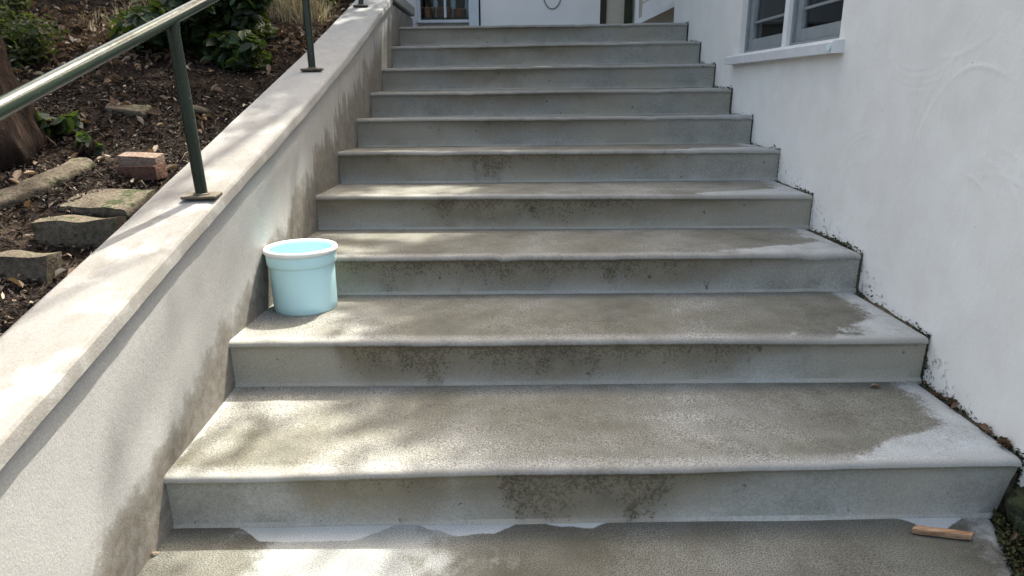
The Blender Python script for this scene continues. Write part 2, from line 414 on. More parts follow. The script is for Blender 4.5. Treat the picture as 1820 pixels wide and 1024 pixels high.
# ------------------------------------------------------------------ measured profile of the flight
Y = [0, .445, .912, 1.403, 1.843, 2.288, 2.713, 3.138, 3.570, 4.009]
NL = [.148, .325, .466, .610, .752, .887, 1.017, 1.163, 1.320, 1.484]
NR = [.166, .311, .458, .594, .746, .886, 1.024, 1.177, 1.340, 1.499]
BL = [0, .176, .322, .463, .599, .736, .872, 1.024, 1.178, 1.348, 1.492]
BR = [0, .168, .314, .451, .598, .738, .876, 1.031, 1.194, 1.363, 1.502]
XR = [2.081, 2.097, 2.111, 2.135, 2.151, 2.161, 2.172, 2.190, 2.203, 2.216]
def lerp(a, b, t): return a+(b-a)*t
def interp(x, tab):
    if x <= tab[0][0]: 
        (a, b), (c, d) = tab[0], tab[1]; return b+(x-a)*(d-b)/(c-a)
    for (a, b), (c, d) in zip(tab, tab[1:]):
        if x <= c: return b+(x-a)*(d-b)/(c-a)
    return tab[-1][1]
WALLX = [(-2.5, -.02), (0, -.003), (.44, .003), (.9, .018), (1.4, .028), (2.3, .034), (4, .042), (5, .045)]
wallx = lambda y: interp(y, WALLX)
HX = lambda y: 2.090+.0345*y                                   # house wall plane
COPZ = [(-2.5, .0), (-.48, .491), (.4, .727), (1.0, .890), (2.13, 1.200), (3.62, 1.645)]
def copz(y): return interp(y, COPZ)
nz = lambda a, b, c: mnoise.noise(Vector((a, b, c)))

# ------------------------------------------------------------------ ground sheet, landings
def grid(name, xs, ys, zf, mat, parent=None, **k):
    v = [(x, y, zf(x, y)) for y in ys for x in xs]; n = len(xs)
    f = [(j*n+i, j*n+i+1, (j+1)*n+i+1, (j+1)*n+i) for j in range(len(ys)-1) for i in range(n-1)]
    return mk(name, v, f, mat, parent, smooth=True, **k)
g = mk('ground', [(-200, -200, -.12), (200, -200, -.12), (200, 250, -.12), (-200, 250, -.12)], [(0, 1, 2, 3)], MT['soil']); tag(g, kind='structure')

NX = 64
def landing():
    xs = [lerp(-.06, 1.0, i/NX) for i in range(NX+1)]; v = []; uv = []; f = []
    ys = [-3.2, -2, -1, -.6, -.45, -.35, -.28, -.22, -.16, -.11, -.07, -.04, -.015, .03]
    for j, yy in enumerate(ys):
        xe = interp(yy, [(-3.2, 1.75), (-.6, 1.80), (-.16, 1.965), (-.05, 2.02), (.03, 2.07)])
        for i in range(NX+1):
            x = lerp(-.06, xe, i/NX)
            v.append((x, yy, .0015*nz(x*4, yy*4, 3)-.006*max(0, (i-NX+1)))); uv.append((x, 1.3+(-yy)))
    n = NX+1
    f = [(j*n+i, j*n+i+1, (j+1)*n+i+1, (j+1)*n+i) for j in range(len(ys)-1) for i in range(NX)]
    # edge skirt on the right
    b = len(v)
    for j in range(len(ys)):
        p = v[j*n+NX]; v.append((p[0]+.004, p[1], -.12)); uv.append((p[0], 1.5))
    f += [(j*n+NX, b+j, b+j+1, (j+1)*n+NX) for j in range(len(ys)-1)]
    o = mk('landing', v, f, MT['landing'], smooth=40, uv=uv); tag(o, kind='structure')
landing()

# ------------------------------------------------------------------ the flight
flight = thing('concrete_staircase', (1.05, 0, 0), 'wide flight of ten worn grey concrete steps between two white walls', 'staircase')
GR = [  # how far down each riser the soot hangs (photo-measured columns: x, depth)
 [(0, .0), (.25, .05), (.35, .35), (.45, .5), (.62, .45), (.7, .2), (.8, .5), (.92, 1.0), (1.12, 1.05), (1.2, .75), (1.26, .3), (1.45, .18), (2.1, .05)],
 [(0, .05), (.3, .1), (.4, .75), (.55, .85), (.7, .6), (.85, .8), (1.0, .95), (1.15, .75), (1.3, .55), (1.5, .6), (1.6, .3), (2.1, .08)],
 [(0, .2), (.25, .55), (.5, .62), (.8, .68), (1.1, .6), (1.3, .65), (1.5, .5), (1.65, .25), (2.1, .05)],
 [(0, .2), (.1, .3), (.3, .3), (.45, .45), (.6, .75), (.9, .72), (1.2, .62), (1.5, .35), (2.1, .05)],
 [(0, .35), (.15, .3), (.3, .5), (.5, .4), (.7, .6), (1.0, .55), (1.3, .45), (1.6, .2), (2.1, .05)]]
def grime(i, x):
    if i < 5: return interp(x, GR[i])
    return .30*math.exp(-((x-.9-.1*nz(i, 1, 1))/.6)**2)+.05
def make_step(i):
    y0 = Y[i]; y1 = Y[i+1] if i < 9 else 4.45
    v = []; uv = []; f = []; n = None
    for j in range(NX+1):
        t = j/NX; x = lerp(wallx(y0)-.03, XR[i], t)
        zb = lerp(BL[i], BR[i], t); zn = lerp(NL[i], NR[i], t); zk = lerp(BL[i+1], BR[i+1], t)
        ch = max(0, nz(x*9, i*13.7, 21)-.38)*.030
        e = .005*nz(x*2.3, i*7.1, 1)+.0016*nz(x*11, i*3.3, 2)+ch; ez = .004*nz(x*2.0, i*5.7, 9)+.0014*nz(x*13, i*2, 4)-ch*.8
        zn += ez
        fl = .007+.004*nz(x*3, i*4, 6)
        yb = y0+.006+e*.5
        prof = [(yb-fl, zb-.02, -.1), (yb-fl, zb+.001, -.05), (yb-fl*.4, zb+.006, .02), (yb, zb+.010, .05), (yb-.001, lerp(zb, zn, .3), .3), (yb-.002, lerp(zb, zn, .6), .62), (yb-.003, zn-.042, .86), (yb-.004, zn-.026, .93), (yb-.008, zn-.021, 1.0)]
        R = .016
        cy_, cz_ = y0+e+R-.006, zn-R
        for a in (0, 22, 45, 68, 90):
            q = math.radians(a); prof.append((cy_-R*math.cos(q), cz_+R*math.sin(q), 1.02+.18*a/90))
        for s_ in (.03, .12, .3, .5, .7, .88, 1.0):
            yy = lerp(cy_+.01, y1+.025, s_)
            prof.append((yy, lerp(zn, zk, s_)+.002*nz(x*3, yy*3, i), 1.2+s_))
        if j == NX:     # worn right-hand corner
            prof = [(p[0]+(.004 if k < 14 and k > 2 else 0), p[1]-(.005 if k > 8 else 0), p[2]) for k, p in enumerate(prof)]
        n = len(prof)
        xin = -.012 if j == NX else 0
        for k, p in enumerate(prof):
            xx = x
            if i == 0 and t > .9: xx = x-(t-.9)/.1*.03*max(0, 1-max(p[2], 0))
            v.append((xx, p[0], p[1])); uv.append((grime(i, x), p[2]))
    for j in range(NX):
        for k in range(n-1):
            a = j*n+k; f.append((a, a+n, a+n+1, a+1))
    for j in (0, NX):
        b = len(v); x = v[j*n][0]
        v += [(v[j*n+n-1][0], y1+.025, BL[i]-.05), (x, y0-.005, BL[i]-.05)]; uv += [(x, .3), (x, .3)]
        q = [j*n+k for k in range(n)]+[b, b+1]
        f.append(q if j else q[::-1])
    mk('step', v, f, MT['step'], flight, smooth=38, uv=uv)
for i in range(10): make_step(i)
top = MB().box(-1.5, 6, 4.40, 12, 1.2, 1.488); o = top.build('landing', MT['landing']); 
ul = o.data.uv_layers.new(name='prof'); [setattr(d, 'uv', (0, 1.9)) for d in ul.data]; tag(o, kind='structure')

# ------------------------------------------------------------------ left parapet wall
wall = thing('parapet_wall', (-.08, 0, 0), 'low white stucco wall with sloping coping left of the steps', 'wall')
def parapet():
    v = []; f = []
    ys = [-2.5, -2, -1.5, -1, -.7]+[(-.5+.05*i) for i in range(84)]+[3.70, 4.0, 4.4, 4.78]
    nr = 12
    for y in ys:
        zt = (copz(y) if y < 3.65 else 1.645)-.035
        for k in range(nr):
            t = k/(nr-1); z = lerp(-.12, zt, t)
            v.append((wallx(y)+.003*nz(y*1.7, z*1.7, 5)+.0012*nz(y*9, z*9, 8), y, z))
    n = nr; m = len(ys)
    f = [(j*n+k, (j+1)*n+k, (j+1)*n+k+1, j*n+k+1) for j in range(m-1) for k in range(n-1)]
    b = len(v)
    for y in ys:
        zt = (copz(y) if y < 3.65 else 1.645)-.035
        v += [(-.165, y, zt), (-.165, y, -.12)]
    for j in range(m-1):
        f.append((j*n+n-1, (j+1)*n+n-1, b+2*(j+1), b+2*j)); f.append((b+2*j, b+2*j+2, b+2*j+3, b+2*j+1))
    e = (m-1)
    f.append([e*n+k for k in range(n)]+[b+2*e, b+2*e+1]); f.append(([k for k in range(n)]+[b, b+1])[::-1])
    mk('wall_body', v, f, MT['left'], wall, smooth=40)
    # coping: rounded slab following the slope
    v = []; f = []
    for y in [-2.5, -2, -1.5, -1, -.75]+[-.5+.04*i for i in range(104)]:
        z = copz(y)-.003; w = wallx(y)
        a = .004*nz(y*2.1, 0, 1)+.002*nz(y*9, 0, 2); b_ = .004*nz(y*2.4, 3, 1)+.0015*nz(y*11, 1, 2); cc = .003*nz(y*5, 8, 1)
        xo = -.182+.006*nz(y*1.9, 4, 4)
        xi = w+.017+a
        g_ = .0012*nz(y*37, 2, 7)
        pr = [(xi-.014, z-.040+cc), (xi-.003, z-.038+cc), (xi+.001, z-.033+cc+g_), (xi-.001+g_, z-.016+b_*.4), (xi-.004+g_, z-.004+b_), (xi-.009, z+.0015+b_+g_), (xi-.024, z+.004+b_), (lerp(xi, xo, .5), z+.004+a*.5), (lerp(xi, xo, .8), z+.004+b_*.5), (xo+.005, z+.004+b_*.4), (xo, z-.001), (xo, z-.05)]
        v += [(p[0], y, p[1]) for p in pr]
    n = 12; m = len(v)//n
    f = [(j*n+k, (j+1)*n+k, (j+1)*n+(k+1) % n, j*n+(k+1) % n) for j in range(m-1) for k in range(n)]
    f.append(list(range(n))); f.append([(m-1)*n+k for k in range(n)][::-1])
    mk('coping', v, f, MT['coping'], wall, smooth=24)
    MB().box(-.185, .066, 3.66, 4.78, 1.628, 1.705, bev=.008).build('coping', MT['coping'], wall)
parapet()

# ------------------------------------------------------------------ handrail
rail = thing('handrail', (-.05, .48, .74), 'dark green painted pipe handrail on posts along the left wall', 'handrail')
rz = lambda y: 1.079+.300*y+ (.0)
def rail_parts():
    R = .0168
    pts = [(-.048, y, rz(y)) for y in np.linspace(-1.8, 4.0, 60)]
    MB().tube(pts, R, 20).build('rail', MT['rail'], rail, smooth=60)
    for (px, py, tx) in ((-.031, .475, -.046), (-.058, 1.842, -.06), (-.10, 3.30, -.07)):
        zb = copz(py)+.006; zt = rz(py)-.006
        b = MB().tube([(px, py, zb), (px, py, zb+.004), (lerp(px, tx, .5), py, lerp(zb, zt, .5)), (tx, py, zt-.03), (tx-.001, py, zt)], [.0165, .0165, .0165, .0165, .019], 16)
        po = b.build('post', MT['rail'], rail, smooth=60)
        M = Matrix.Translation((px-.003, py, zb+.001))@Matrix.Rotation(math.radians(4), 4, 'X')@Matrix.Rotation(math.radians(3), 4, 'Z')
        MB().box(-.045, .05, -.032, .032, -.004, .004, M, bev=.0015).build('base_plate', MT['plate'], po)
        wv = MB(); ring = [(px+.019*math.cos(a), py+.019*math.sin(a), zb+.006+.004*math.sin(a)*.3) for a in np.linspace(0, 2*math.pi, 14)]
        wv.tube(ring, .004, 6, False).build('weld', MT['plate'], po, smooth=True)
rail_parts()

# ------------------------------------------------------------------ house on the right
house = thing('stucco_house', (2.2, 0, 0), 'white stucco house wall with window rising along the right of the steps', 'house')
WY0, WY1, WZ0, WZ1 = 1.345, 2.665, 1.215, 2.45          # window opening
HTOP = 3.35; HEND = 4.60; HBACK = 6.6
def house_parts():
    def face(y0, y1, z0, z1, st=.12):
        ny = max(1, int((y1-y0)/st)); nzv = max(1, int((z1-z0)/st)); v = []; f = []
        for j in range(nzv+1):
            for i in range(ny+1):
                y = lerp(y0, y1, i/ny); z = lerp(z0, z1, j/nzv)
                v.append((HX(y), y, z))
        for j in range(nzv):
            for i in range(ny):
                a = j*(ny+1)+i; f.append((a, a+ny+1, a+ny+2, a+1))
        return v, f
    arcs = [(.42, .78, .30, 60, 175, 1.6), (.40, .79, .345, 95, 170, .9), (1.0, .60, .26, 20, 140, 1.2), (1.02, .58, .30, 30, 130, 1.0), (1.02, .56, .20, 40, 150, .7),
            (.75, 1.36, .26, 215, 300, 1.0), (.74, 1.38, .31, 210, 305, 1.1), (.74, 1.38, .335, 215, 310, 1.0), (.72, 1.40, .38, 230, 300, .8), (.62, 1.16, .22, 30, 120, 1.1), (.60, 1.55, .42, 240, 310, .9),
            (.55, .42, .4, 40, 80, 1.0), (.50, .40, .46, 30, 75, .8), (.48, .40, .5, 30, 80, .8), (.1, .9, .5, 130, 185, .8), (.2, .45, .35, 20, 70, .7), (.3, .3, .5, 60, 110, .5)]
    ar = random.Random(5)
    arcs += [(ar.uniform(-.1, 1.4), ar.uniform(.2, 1.9), ar.uniform(.15, .55), a_, a_+ar.uniform(35, 90), ar.uniform(.15, .4)) for a_ in [ar.uniform(0, 360) for k in range(60)]]
    def fine_face(y0, y1, z0, z1, st):
        """ridges and hollows the trowel left in the render"""
        v, f = face(y0, y1, z0, z1, st)
        A = np.array(v); yy, zz = A[:, 1], A[:, 2]
        N = np.array([(nz(y*2.1, z*2.1, 4), nz(y*7, z*7, 9), nz(y*4, z*4, 2), nz(y*9, z*9, 6)) for y, z in zip(yy, zz)])
        h = .0022*N[:, 0]+.0009*N[:, 1]
        for (cy, cz, Rr, a0, a1, k) in arcs:
            dy, dz = cy-yy, zz-cz; e = np.abs(np.hypot(dy, dz)+.03*N[:, 2]-Rr)
            da = np.abs((np.arctan2(dz, dy)-math.radians((a0+a1)/2)+math.pi) % (2*math.pi)-math.pi); hw = math.radians((a1-a0)/2)
            h += k*.0016*np.clip(1-e/.008, 0, 1)**1.2*np.clip((hw-da)/(.5*hw), 0, 1)*(.6+.4*N[:, 3])
        h *= np.clip((y1-yy)/.15, 0, 1)*np.clip((z1-zz)/.15, 0, 1)
        A[:, 0] -= h
        return [tuple(p) for p in A], f
    b = MB()
    b.add(*fine_face(-.02, WY0, -.12, 2.0, .0065))
    for (a, c, d, e) in ((-.02, WY0, 2.0, HTOP), (WY1, HEND, -.12, HTOP), (WY0, WY1, -.12, WZ0), (WY0, WY1, WZ1, HTOP)): b.add(*face(a, c, d, e))
    # reveal of the opening
    dp = .075
    c = [(HX(WY0), WY0, WZ0), (HX(WY1), WY1, WZ0), (HX(WY1), WY1, WZ1), (HX(WY0), WY0, WZ1)]
    v = c+[(p[0]+dp+.06, p[1], p[2]) for p in c]
    b.add(v, [(0, 4, 5, 1), (1, 5, 6, 2), (2, 6, 7, 3), (3, 7, 4, 0)])
    # returns and the far sides
    b.add([(HX(-.02), -.02, -.12), (HBACK, -.02, -.12), (HBACK, -.02, HTOP), (HX(-.02), -.02, HTOP)], [(0, 1, 2, 3)])
    b.add([(HX(HEND), HEND, -.12), (HBACK, HEND, -.12), (HBACK, HEND, HTOP), (HX(HEND), HEND, HTOP)], [(0, 3, 2, 1)])
    b.add([(HBACK, -.02, -.12), (HBACK, HEND, -.12), (HBACK, HEND, HTOP), (HBACK, -.02, HTOP)], [(0, 1, 2, 3)])
    b.build('wall', MT['house'], house, smooth=40)
    r = MB().box(1.99, HBACK+.2, -.15, HEND+.1, HTOP, HTOP+.10)
    r.build('roof', MT['roof'], house)
    # room seen through the panes
    q = MB(); x0, x1 = HX(2)+.17, HX(2)+1.6
    q.add([(x0, .9, .9), (x1, .9, .9), (x1, 3.2, .9), (x0, 3.2, .9), (x0, .9, 2.8), (x1, .9, 2.8), (x1, 3.2, 2.8), (x0, 3.2, 2.8)],
          [(0, 1, 2, 3), (4, 7, 6, 5), (1, 5, 6, 2), (0, 4, 5, 1), (3, 2, 6, 7)])
    q.build('room', MT['interior'], house)
    sill = MB(); M = Matrix.Rotation(math.atan(-.0345), 4, 'Z')
    xs = HX(1.3)
    # sill follows the wall plane
    v = []
    for (yy, ex) in ((1.29, 0), (2.77, 0)):
        xw = HX(yy)
        v += [(xw-.048, yy, 1.158), (xw-.050, yy, 1.196), (xw-.044, yy, 1.203), (xw+.10, yy, 1.216), (xw+.10, yy, 1.158)]
    f = [(k, (k+1) % 5, 5+(k+1) % 5, 5+k) for k in range(5)]+[(4, 3, 2, 1, 0), (5, 6, 7, 8, 9)]
    so = mk('window_sill', v, f, MT['sill'], house)
    xw = HX(1.3)-.0515; pv = [(xw-.0005, 1.295, 1.165)]
    k = 11; pv = [(xw-.0004*(i % 2), 1.315+.020*math.cos(2*math.pi*i/k)*(1+.4*nz(i, 1, 1)), 1.178+.014*math.sin(2*math.pi*i/k)*(1+.5*nz(i, 4, 2))) for i in range(k)]
    pv += [(p[0]+.0015, p[1], p[2]) for p in pv]
    mk('paint_patch', pv, [tuple(range(k))]+[(i, (i+1) % k, k+(i+1) % k, k+i) for i in range(k)], MT['paintchip'], so)
    # two casements and the white mullion
    def bar(b, y0, y1, z0, z1, d0, d1):
        v = [(HX(y)+d, y, z) for z in (z0, z1) for y in (y0, y1) for d in (d0, d1)]
        b.add(v, [(0, 2, 3, 1), (4, 5, 7, 6), (0, 1, 5, 4), (2, 6, 7, 3), (0, 4, 6, 2), (1, 3, 7, 5)])
    YM = 1.985
    b = MB(); bar(b, YM-.028, YM+.028, WZ0+.001, WZ1, .012, .07); b.build('mullion', MT['white_paint'], house)
    for (a, c) in ((WY0, YM-.028), (YM+.028, WY1)):
        b = MB()
        bar(b, a+.001, a+.022, WZ0+.001, WZ1, .03, .10); bar(b, c-.022, c-.001, WZ0+.001, WZ1, .03, .10); bar(b, a+.022, c-.022, WZ0+.001, WZ0+.016, .032, .10)
        fr = b.build('window_frame', MT['grey_paint'], house)
        s = MB()
        bar(s, a+.026, a+.072, WZ0+.019, WZ1, .045, .08); bar(s, c-.085, c-.026, WZ0+.019, WZ1, .045, .08); bar(s, a+.072, c-.085, WZ0+.019, WZ0+.072, .046, .08)
        s.build('sash', MT['grey_paint'], fr)
        zb = [WZ0+.072, 1.375, 1.375+.29, 1.375+.58, WZ1]
        for k in range(1, 4):
            mt = MB(); bar(mt, a+.072, c-.085, zb[k]-.006, zb[k]+.006, .05, .075); mt.build('glazing_bar', MT['grey_paint'], fr)
        for k in range(4):
            pn = MB(); bar(pn, a+.070, c-.083, zb[k]+(.006 if k else -.002), zb[k+1]-.006, .060, .063); pn.build('pane', MT['glass'], fr)
house_parts()
def curtain(y0, y1, mat, label, folds, dx):
    v = []; n = 70
    for z in (1.0, 1.6, 2.6):
        for i in range(n+1):
            t = i/n; y = lerp(y0, y1, t)
            v.append((HX(y)+dx+.02*math.sin(t*folds*2*math.pi)+.006*nz(t*9, 2, z), y, z))
    f = [(j*(n+1)+i, j*(n+1)+i+1, (j+1)*(n+1)+i+1, (j+1)*(n+1)+i) for j in range(2) for i in range(n)]
    o = mk('curtain', v, f, mat, None, org=(HX(y0)+dx, (y0+y1)/2, 1.0), smooth=True)
    md = o.modifiers.new('t', 'SOLIDIFY'); md.thickness = .004
    tag(o, label, 'curtain')
curtain(2.30, 2.66, MT['curtain'], 'pale grey pleated curtain behind the far window pane', 9, .22)
curtain(1.86, 1.97, MT['curtain'], 'narrow grey curtain beside the white window mullion in the near pane', 3, .22)
curtain(1.36, 1.78, MT['reflection_sheet'], 'reddish brown reflection sheet standing in for trees mirrored in the near pane', 5, .20)  # added sheet; its brown folds imitate trees reflected in the glass

# ------------------------------------------------------------------ house at the top
back = thing('white_house', (1.0, 5.02, 1.49), 'white house front facing the top of the steps', 'house')
YB = 5.02
def back_parts():
    def slab(name, x0, x1, z0, z1, mat, y=YB, d=.12): return MB().box(x0, x1, y, y+d, z0, z1).build(name, mat, back)
    slab('wall', .62, 1.685, 1.488, 3.4, MT['white_wall'])
    slab('wall', .0, .515, 1.488, 1.592, MT['beige'], YB+.012)
    slab('wall', -1.3, .62, 2.75, 3.4, MT['white_wall'])
    slab('wall', -1.3, .055, 1.40, 2.75, MT['white_wall'])
    slab('door_jamb', 1.685, 1.742, 1.488, 3.4, MT['dark_wood'], YB+.004)
    slab('wall', 1.742, 1.905, 1.488, 3.4, MT['beige'], YB+.03)
    slab('corner_post', 1.905, 1.972, 1.488, 3.4, MT['dark_green'], YB-.01)
    slab('wall', 1.972, 4.6, 1.488, 3.4, MT['beige'], YB+.02)
    MB().box(-1.6, 4.8, YB-.18, YB+3.2, 3.4, 3.5).build('roof', MT['roof'], back)
    MB().box(-1.3, 4.6, YB+2.9, YB+3.0, 1.4, 3.4).build('wall', MT['white_wall'], back)
    pl = MB().box(.515, .605, YB-.045, YB+.02, 1.53, 3.4, bev=.006); pl.box(.505, .645, YB-.05, YB+.02, 1.49, 1.53, bev=.004); pl.build('pilaster', MT['downpipe'], back)
    wf = MB(); wf.box(.055, .085, YB-.01, YB+.06, 1.62, 2.75); wf.box(.085, .515, YB+.0, YB+.06, 2.70, 2.75); wf.box(.295, .315, YB+.005, YB+.05, 1.640, 2.70)
    w_ = wf.build('window_frame', MT['downpipe'], back)
    MB().box(.05, .515, YB-.035, YB+.08, 1.594, 1.620, bev=.004).build('sill', MT['downpipe'], w_)
    for (a, c) in ((.085, .295), (.315, .515)):
        MB().box(a, c, YB+.025, YB+.029, 1.62, 2.70).build('pane', MT['glass'], w_)
    r = MB(); r.add([(.0, YB+.14, 1.6), (.62, YB+.14, 1.6), (.62, YB+1.2, 1.6), (0, YB+1.2, 1.6), (0, YB+.14, 2.75), (.62, YB+.14, 2.75), (.62, YB+1.2, 2.75), (0, YB+1.2, 2.75)], [(0, 1, 2, 3), (2, 6, 7, 3), (1, 5, 6, 2), (0, 3, 7, 4), (4, 7, 6, 5)])
    r.build('room', MT['interior'], back)
    MB().box(.06, .515, YB+.07, YB+.30, 1.636, 1.652).build('shelf', MT['dark_wood'], back)
back_parts()
BASK = ['dark round wicker basket at the left end of the window shelf', 'wide tan wicker basket in the middle of the window shelf', 'small wicker basket at the right of the window shelf']
for (bx, br, bh, lb) in ((.145, .058, .085, BASK[0]), (.285, .066, .085, BASK[1]), (.425, .056, .07, BASK[2])):
    t = thing('wicker_basket', (bx, YB+.17, 1.652), lb, 'basket', 'baskets on the window shelf')
    prof = []
    for k in range(25):
        z = bh*k/24; prof.append((br*(.8+.2*k/24)+.003*math.cos(k*math.pi), z))
    MB().lathe([(.001, 0)]+prof, (bx, YB+.17, 1.653), 28).build('basket_body', MT['wicker'], t)
    ring = [(bx+br*math.cos(a), YB+.17+br*math.sin(a), 1.653+bh) for a in np.linspace(0, 2*math.pi, 25)]
    MB().tube(ring, .006, 6, False).build('basket_rim', MT['wicker'], t, smooth=True)
for (jx, jr, jh, lb) in ((.20, .024, .20, 'tall pale jar between the dark and the tan basket'), (.362, .026, .24, 'tall pale jar between the tan and the small basket'), (.485, .02, .16, 'white jar at the right end of the window shelf')):
    MB().lathe([(.001, 0), (jr, .002), (jr, jh*.7), (jr*.6, jh*.82), (jr*.6, jh), (jr*.5, jh), (.001, jh*.98)], (jx, YB+.24, 1.653), 20).build('jar', MT['jar'], org=(jx, YB+.24, 1.653), smooth=40)['label'] = lb
    o = [q for q in bpy.data.objects if q.get('label') == lb][0]; tag(o, None, 'jar', 'jars on the window shelf')
# loop of wire on the white wall
cw = [(1.12+.0, YB-.006, 1.95)]
cx0, cx1, zl = 1.145, 1.372, 1.705
pts = []
for k in range(25):
    t = k/24; pts.append((lerp(cx0, cx1, t), YB-.008, zl+.45*((2*t-1)**4*.35+(2*t-1)**2*.25)))
o = MB().tube([(cx0-.04, YB-.008, 2.35)]+pts+[(cx1+.03, YB-.008, 2.4)], .0035, 6).build('cable', MT['iron'], org=(1.26, YB, 1.7), smooth=True)
tag(o, 'thin black cable hanging in a loop on the white wall at the top', 'cable')
# closed white side of an outside stair going up to the right
st = thing('white_stair', (2.0, 4.9, 1.49), 'white boarded side of an outdoor stair rising right behind the house corner', 'stair')
def white_stair():
    y0, y1 = 4.86, 4.90
    sl = .46
    def par(x0, x1, za, zb, ya, yb):      # slanted board, za/zb offsets over the slope line at x=1.975,z=1.555
        L = lambda x: 1.545+sl*(x-1.972)
        v = [(x, y, L(x)+d) for d in (za, zb) for y in (ya, yb) for x in (x0, x1)]
        return MB().add(v, [(0, 2, 3, 1), (4, 5, 7, 6), (0, 1, 5, 4), (2, 6, 7, 3), (0, 4, 6, 2), (1, 3, 7, 5)])
    par(1.972, 3.2, 0, .048, y0-.012, y1+.012).build('stringer', MT['white_paint'], st)
    par(2.03, 3.2, .049, .155, y0+.012, y1).build('board', MT['white_paint'], st)
    par(2.03, 3.2, .163, .30, y0+.012, y1).build('board', MT['white_paint'], st)
    par(2.03, 3.2, .308, .44, y0+.012, y1).build('board', MT['white_paint'], st)
    MB().box(1.972, 2.0, y0-.006, y1+.01, 1.60, 3.2).build('newel_post', MT['white_paint'], st)
    MB().box(2.0, 2.03, y0+.004, y1, 1.60, 3.2).build('trim', MT['beige'], st)
white_stair()

# ------------------------------------------------------------------ bucket
bk = thing('bucket', (.138, .78, .317), 'pale aqua plastic bucket with white rim on the second step', 'bucket')
def bucket():
    c = (.138, .78, .3185); H = .217
    rt, rb = .1155, .105
    r = lambda z: lerp(rb, rt-.008, z/H)
    out = [(.001, .004), (rb-.02, .004), (rb-.014, 0), (rb-.004, .001), (rb, .006)]
    out += [(r(z), z) for z in (.03, .08, .12, .153)]
    out += [(r(.158)+.0005, .158), (r(.161)+.005, .1615), (r(.168)+.007, .166), (r(.19)+.0075, .19), (rt-.001, H-.022)]
    inn = [(rt-.008, H-.004), (rt-.0085, H-.03), (r(.17)-.002, .17), (r(.1)-.003, .1), (rb-.004, .012), (rb-.012, .007), (.001, .007)]
    MB().lathe(out+[(rt-.004, H-.006)]+inn, c, 72).build('bucket_body', MT['bucket'], bk, smooth=45)
    rp = [(rt-.0008, H-.017), (rt+.003, H-.016), (rt+.005, H-.012), (rt+.005, H-.005), (rt+.003, H-.001), (rt-.002, H+.001), (rt-.008, H-.001), (rt-.0105, H-.006), (rt-.0085, H-.012)]
    MB().lathe(rp, c, 72).build('rim', MT['bucket_rim'], bk, smooth=60)
bucket()

# ------------------------------------------------------------------ stick
def stick():
    n = 20; v = []; a = Vector((1.806, -.056, .012)); b = Vector((1.930, -.086, .012)); m = MB()
    d = (b-a).normalized(); s = Vector((-d.y, d.x, 0)); rows = []
    for i in range(n+1):
        t = i/n; p = a.lerp(b, t); w = .0105*(1-.15*t)+.0012*nz(t*6, 1, 1); h = .0088+.001*nz(t*5, 3, 2)
        if i == 0: w *= .75; h *= .8
        for k in range(10):
            an = 2*math.pi*k/10; cx, cz = math.cos(an), math.sin(an)
            cx = math.copysign(abs(cx)**.55, cx); cz = math.copysign(abs(cz)**.55, cz)
            v.append(p+s*w*cx+Vector((0, 0, h*cz-.001))+d*(.006*cx if i in (0, n) else 0))
    f = [(i*10+k, i*10+(k+1) % 10, (i+1)*10+(k+1) % 10, (i+1)*10+k) for i in range(n) for k in range(10)]
    f += [tuple(range(10))[::-1], tuple(n*10+k for k in range(10))]
    tag(mk('wooden_stick', v, f, MT['stick'], None, org=(1.868, -.071, 0), smooth=45), 'short broken brown wooden stick lying on the landing at lower right', 'stick')
stick()

# ------------------------------------------------------------------ leaves and blades
def leaves(cen, size, asp=.5, up=None, fold=.25, jit=.9, curl=.12):
    """six-cornered folded leaves at the given centres; returns verts, quads, rnd"""
    n = len(cen); cen = np.asarray(cen, float)
    size = np.broadcast_to(np.asarray(size, float), (n,))
    d = rng.normal(size=(n, 3))
    nrm = rng.normal(size=(n, 3))*jit + (np.array([0, 0, 1.0]) if up is None else np.asarray(up))
    nrm /= np.linalg.norm(nrm, axis=1, keepdims=True)
    d -= nrm*(d*nrm).sum(1, keepdims=True); d /= np.linalg.norm(d, axis=1, keepdims=True)
    s = np.cross(nrm, d); L = size[:, None]; W = L*asp*.5
    P = lambda a, b, c: cen + d*L*a + s*W*b + nrm*L*c
    v = np.stack([P(-.5, 0, 0), P(-.22, -.85, fold*.4), P(.12, -.95, fold*.42-curl*.2), P(.5, 0, -curl), P(.12, .95, fold*.42-curl*.2), P(-.22, .85, fold*.4)], 1)
    b = np.arange(n)[:, None]*6
    f = np.concatenate([b+np.array([0, 1, 2, 3]), b+np.array([0, 3, 4, 5])], 0)
    return v.reshape(-1, 3), f, np.repeat(rng.random(n), 6)
def blades(cen, h, lean=.5, w=.006):
    n = len(cen); cen = np.asarray(cen, float); h = np.broadcast_to(h, (n,))[:, None]*(.6+.8*rng.random((n, 1)))
    a = rng.random(n)*2*np.pi; d = np.stack([np.cos(a), np.sin(a), 0*a], 1); s = np.stack([-np.sin(a), np.cos(a), 0*a], 1)
    l = lean*rng.random((n, 1)); z = np.array([0, 0, 1.0])
    P0 = cen; P1 = cen+h*.55*z+d*h*l*.35; P2 = cen+h*(1-l*.35)*z+d*h*l
    v = np.stack([P0-s*w/2, P0+s*w/2, P1+s*w*.4, P1-s*w*.4, P2+s*w*.1, P2-s*w*.1], 1)
    b = np.arange(n)[:, None]*6
    f = np.concatenate([b+np.array([0, 1, 2, 3]), b+np.array([3, 2, 4, 5])], 0)
    return v.reshape(-1, 3), f, np.repeat(rng.random(n), 6)

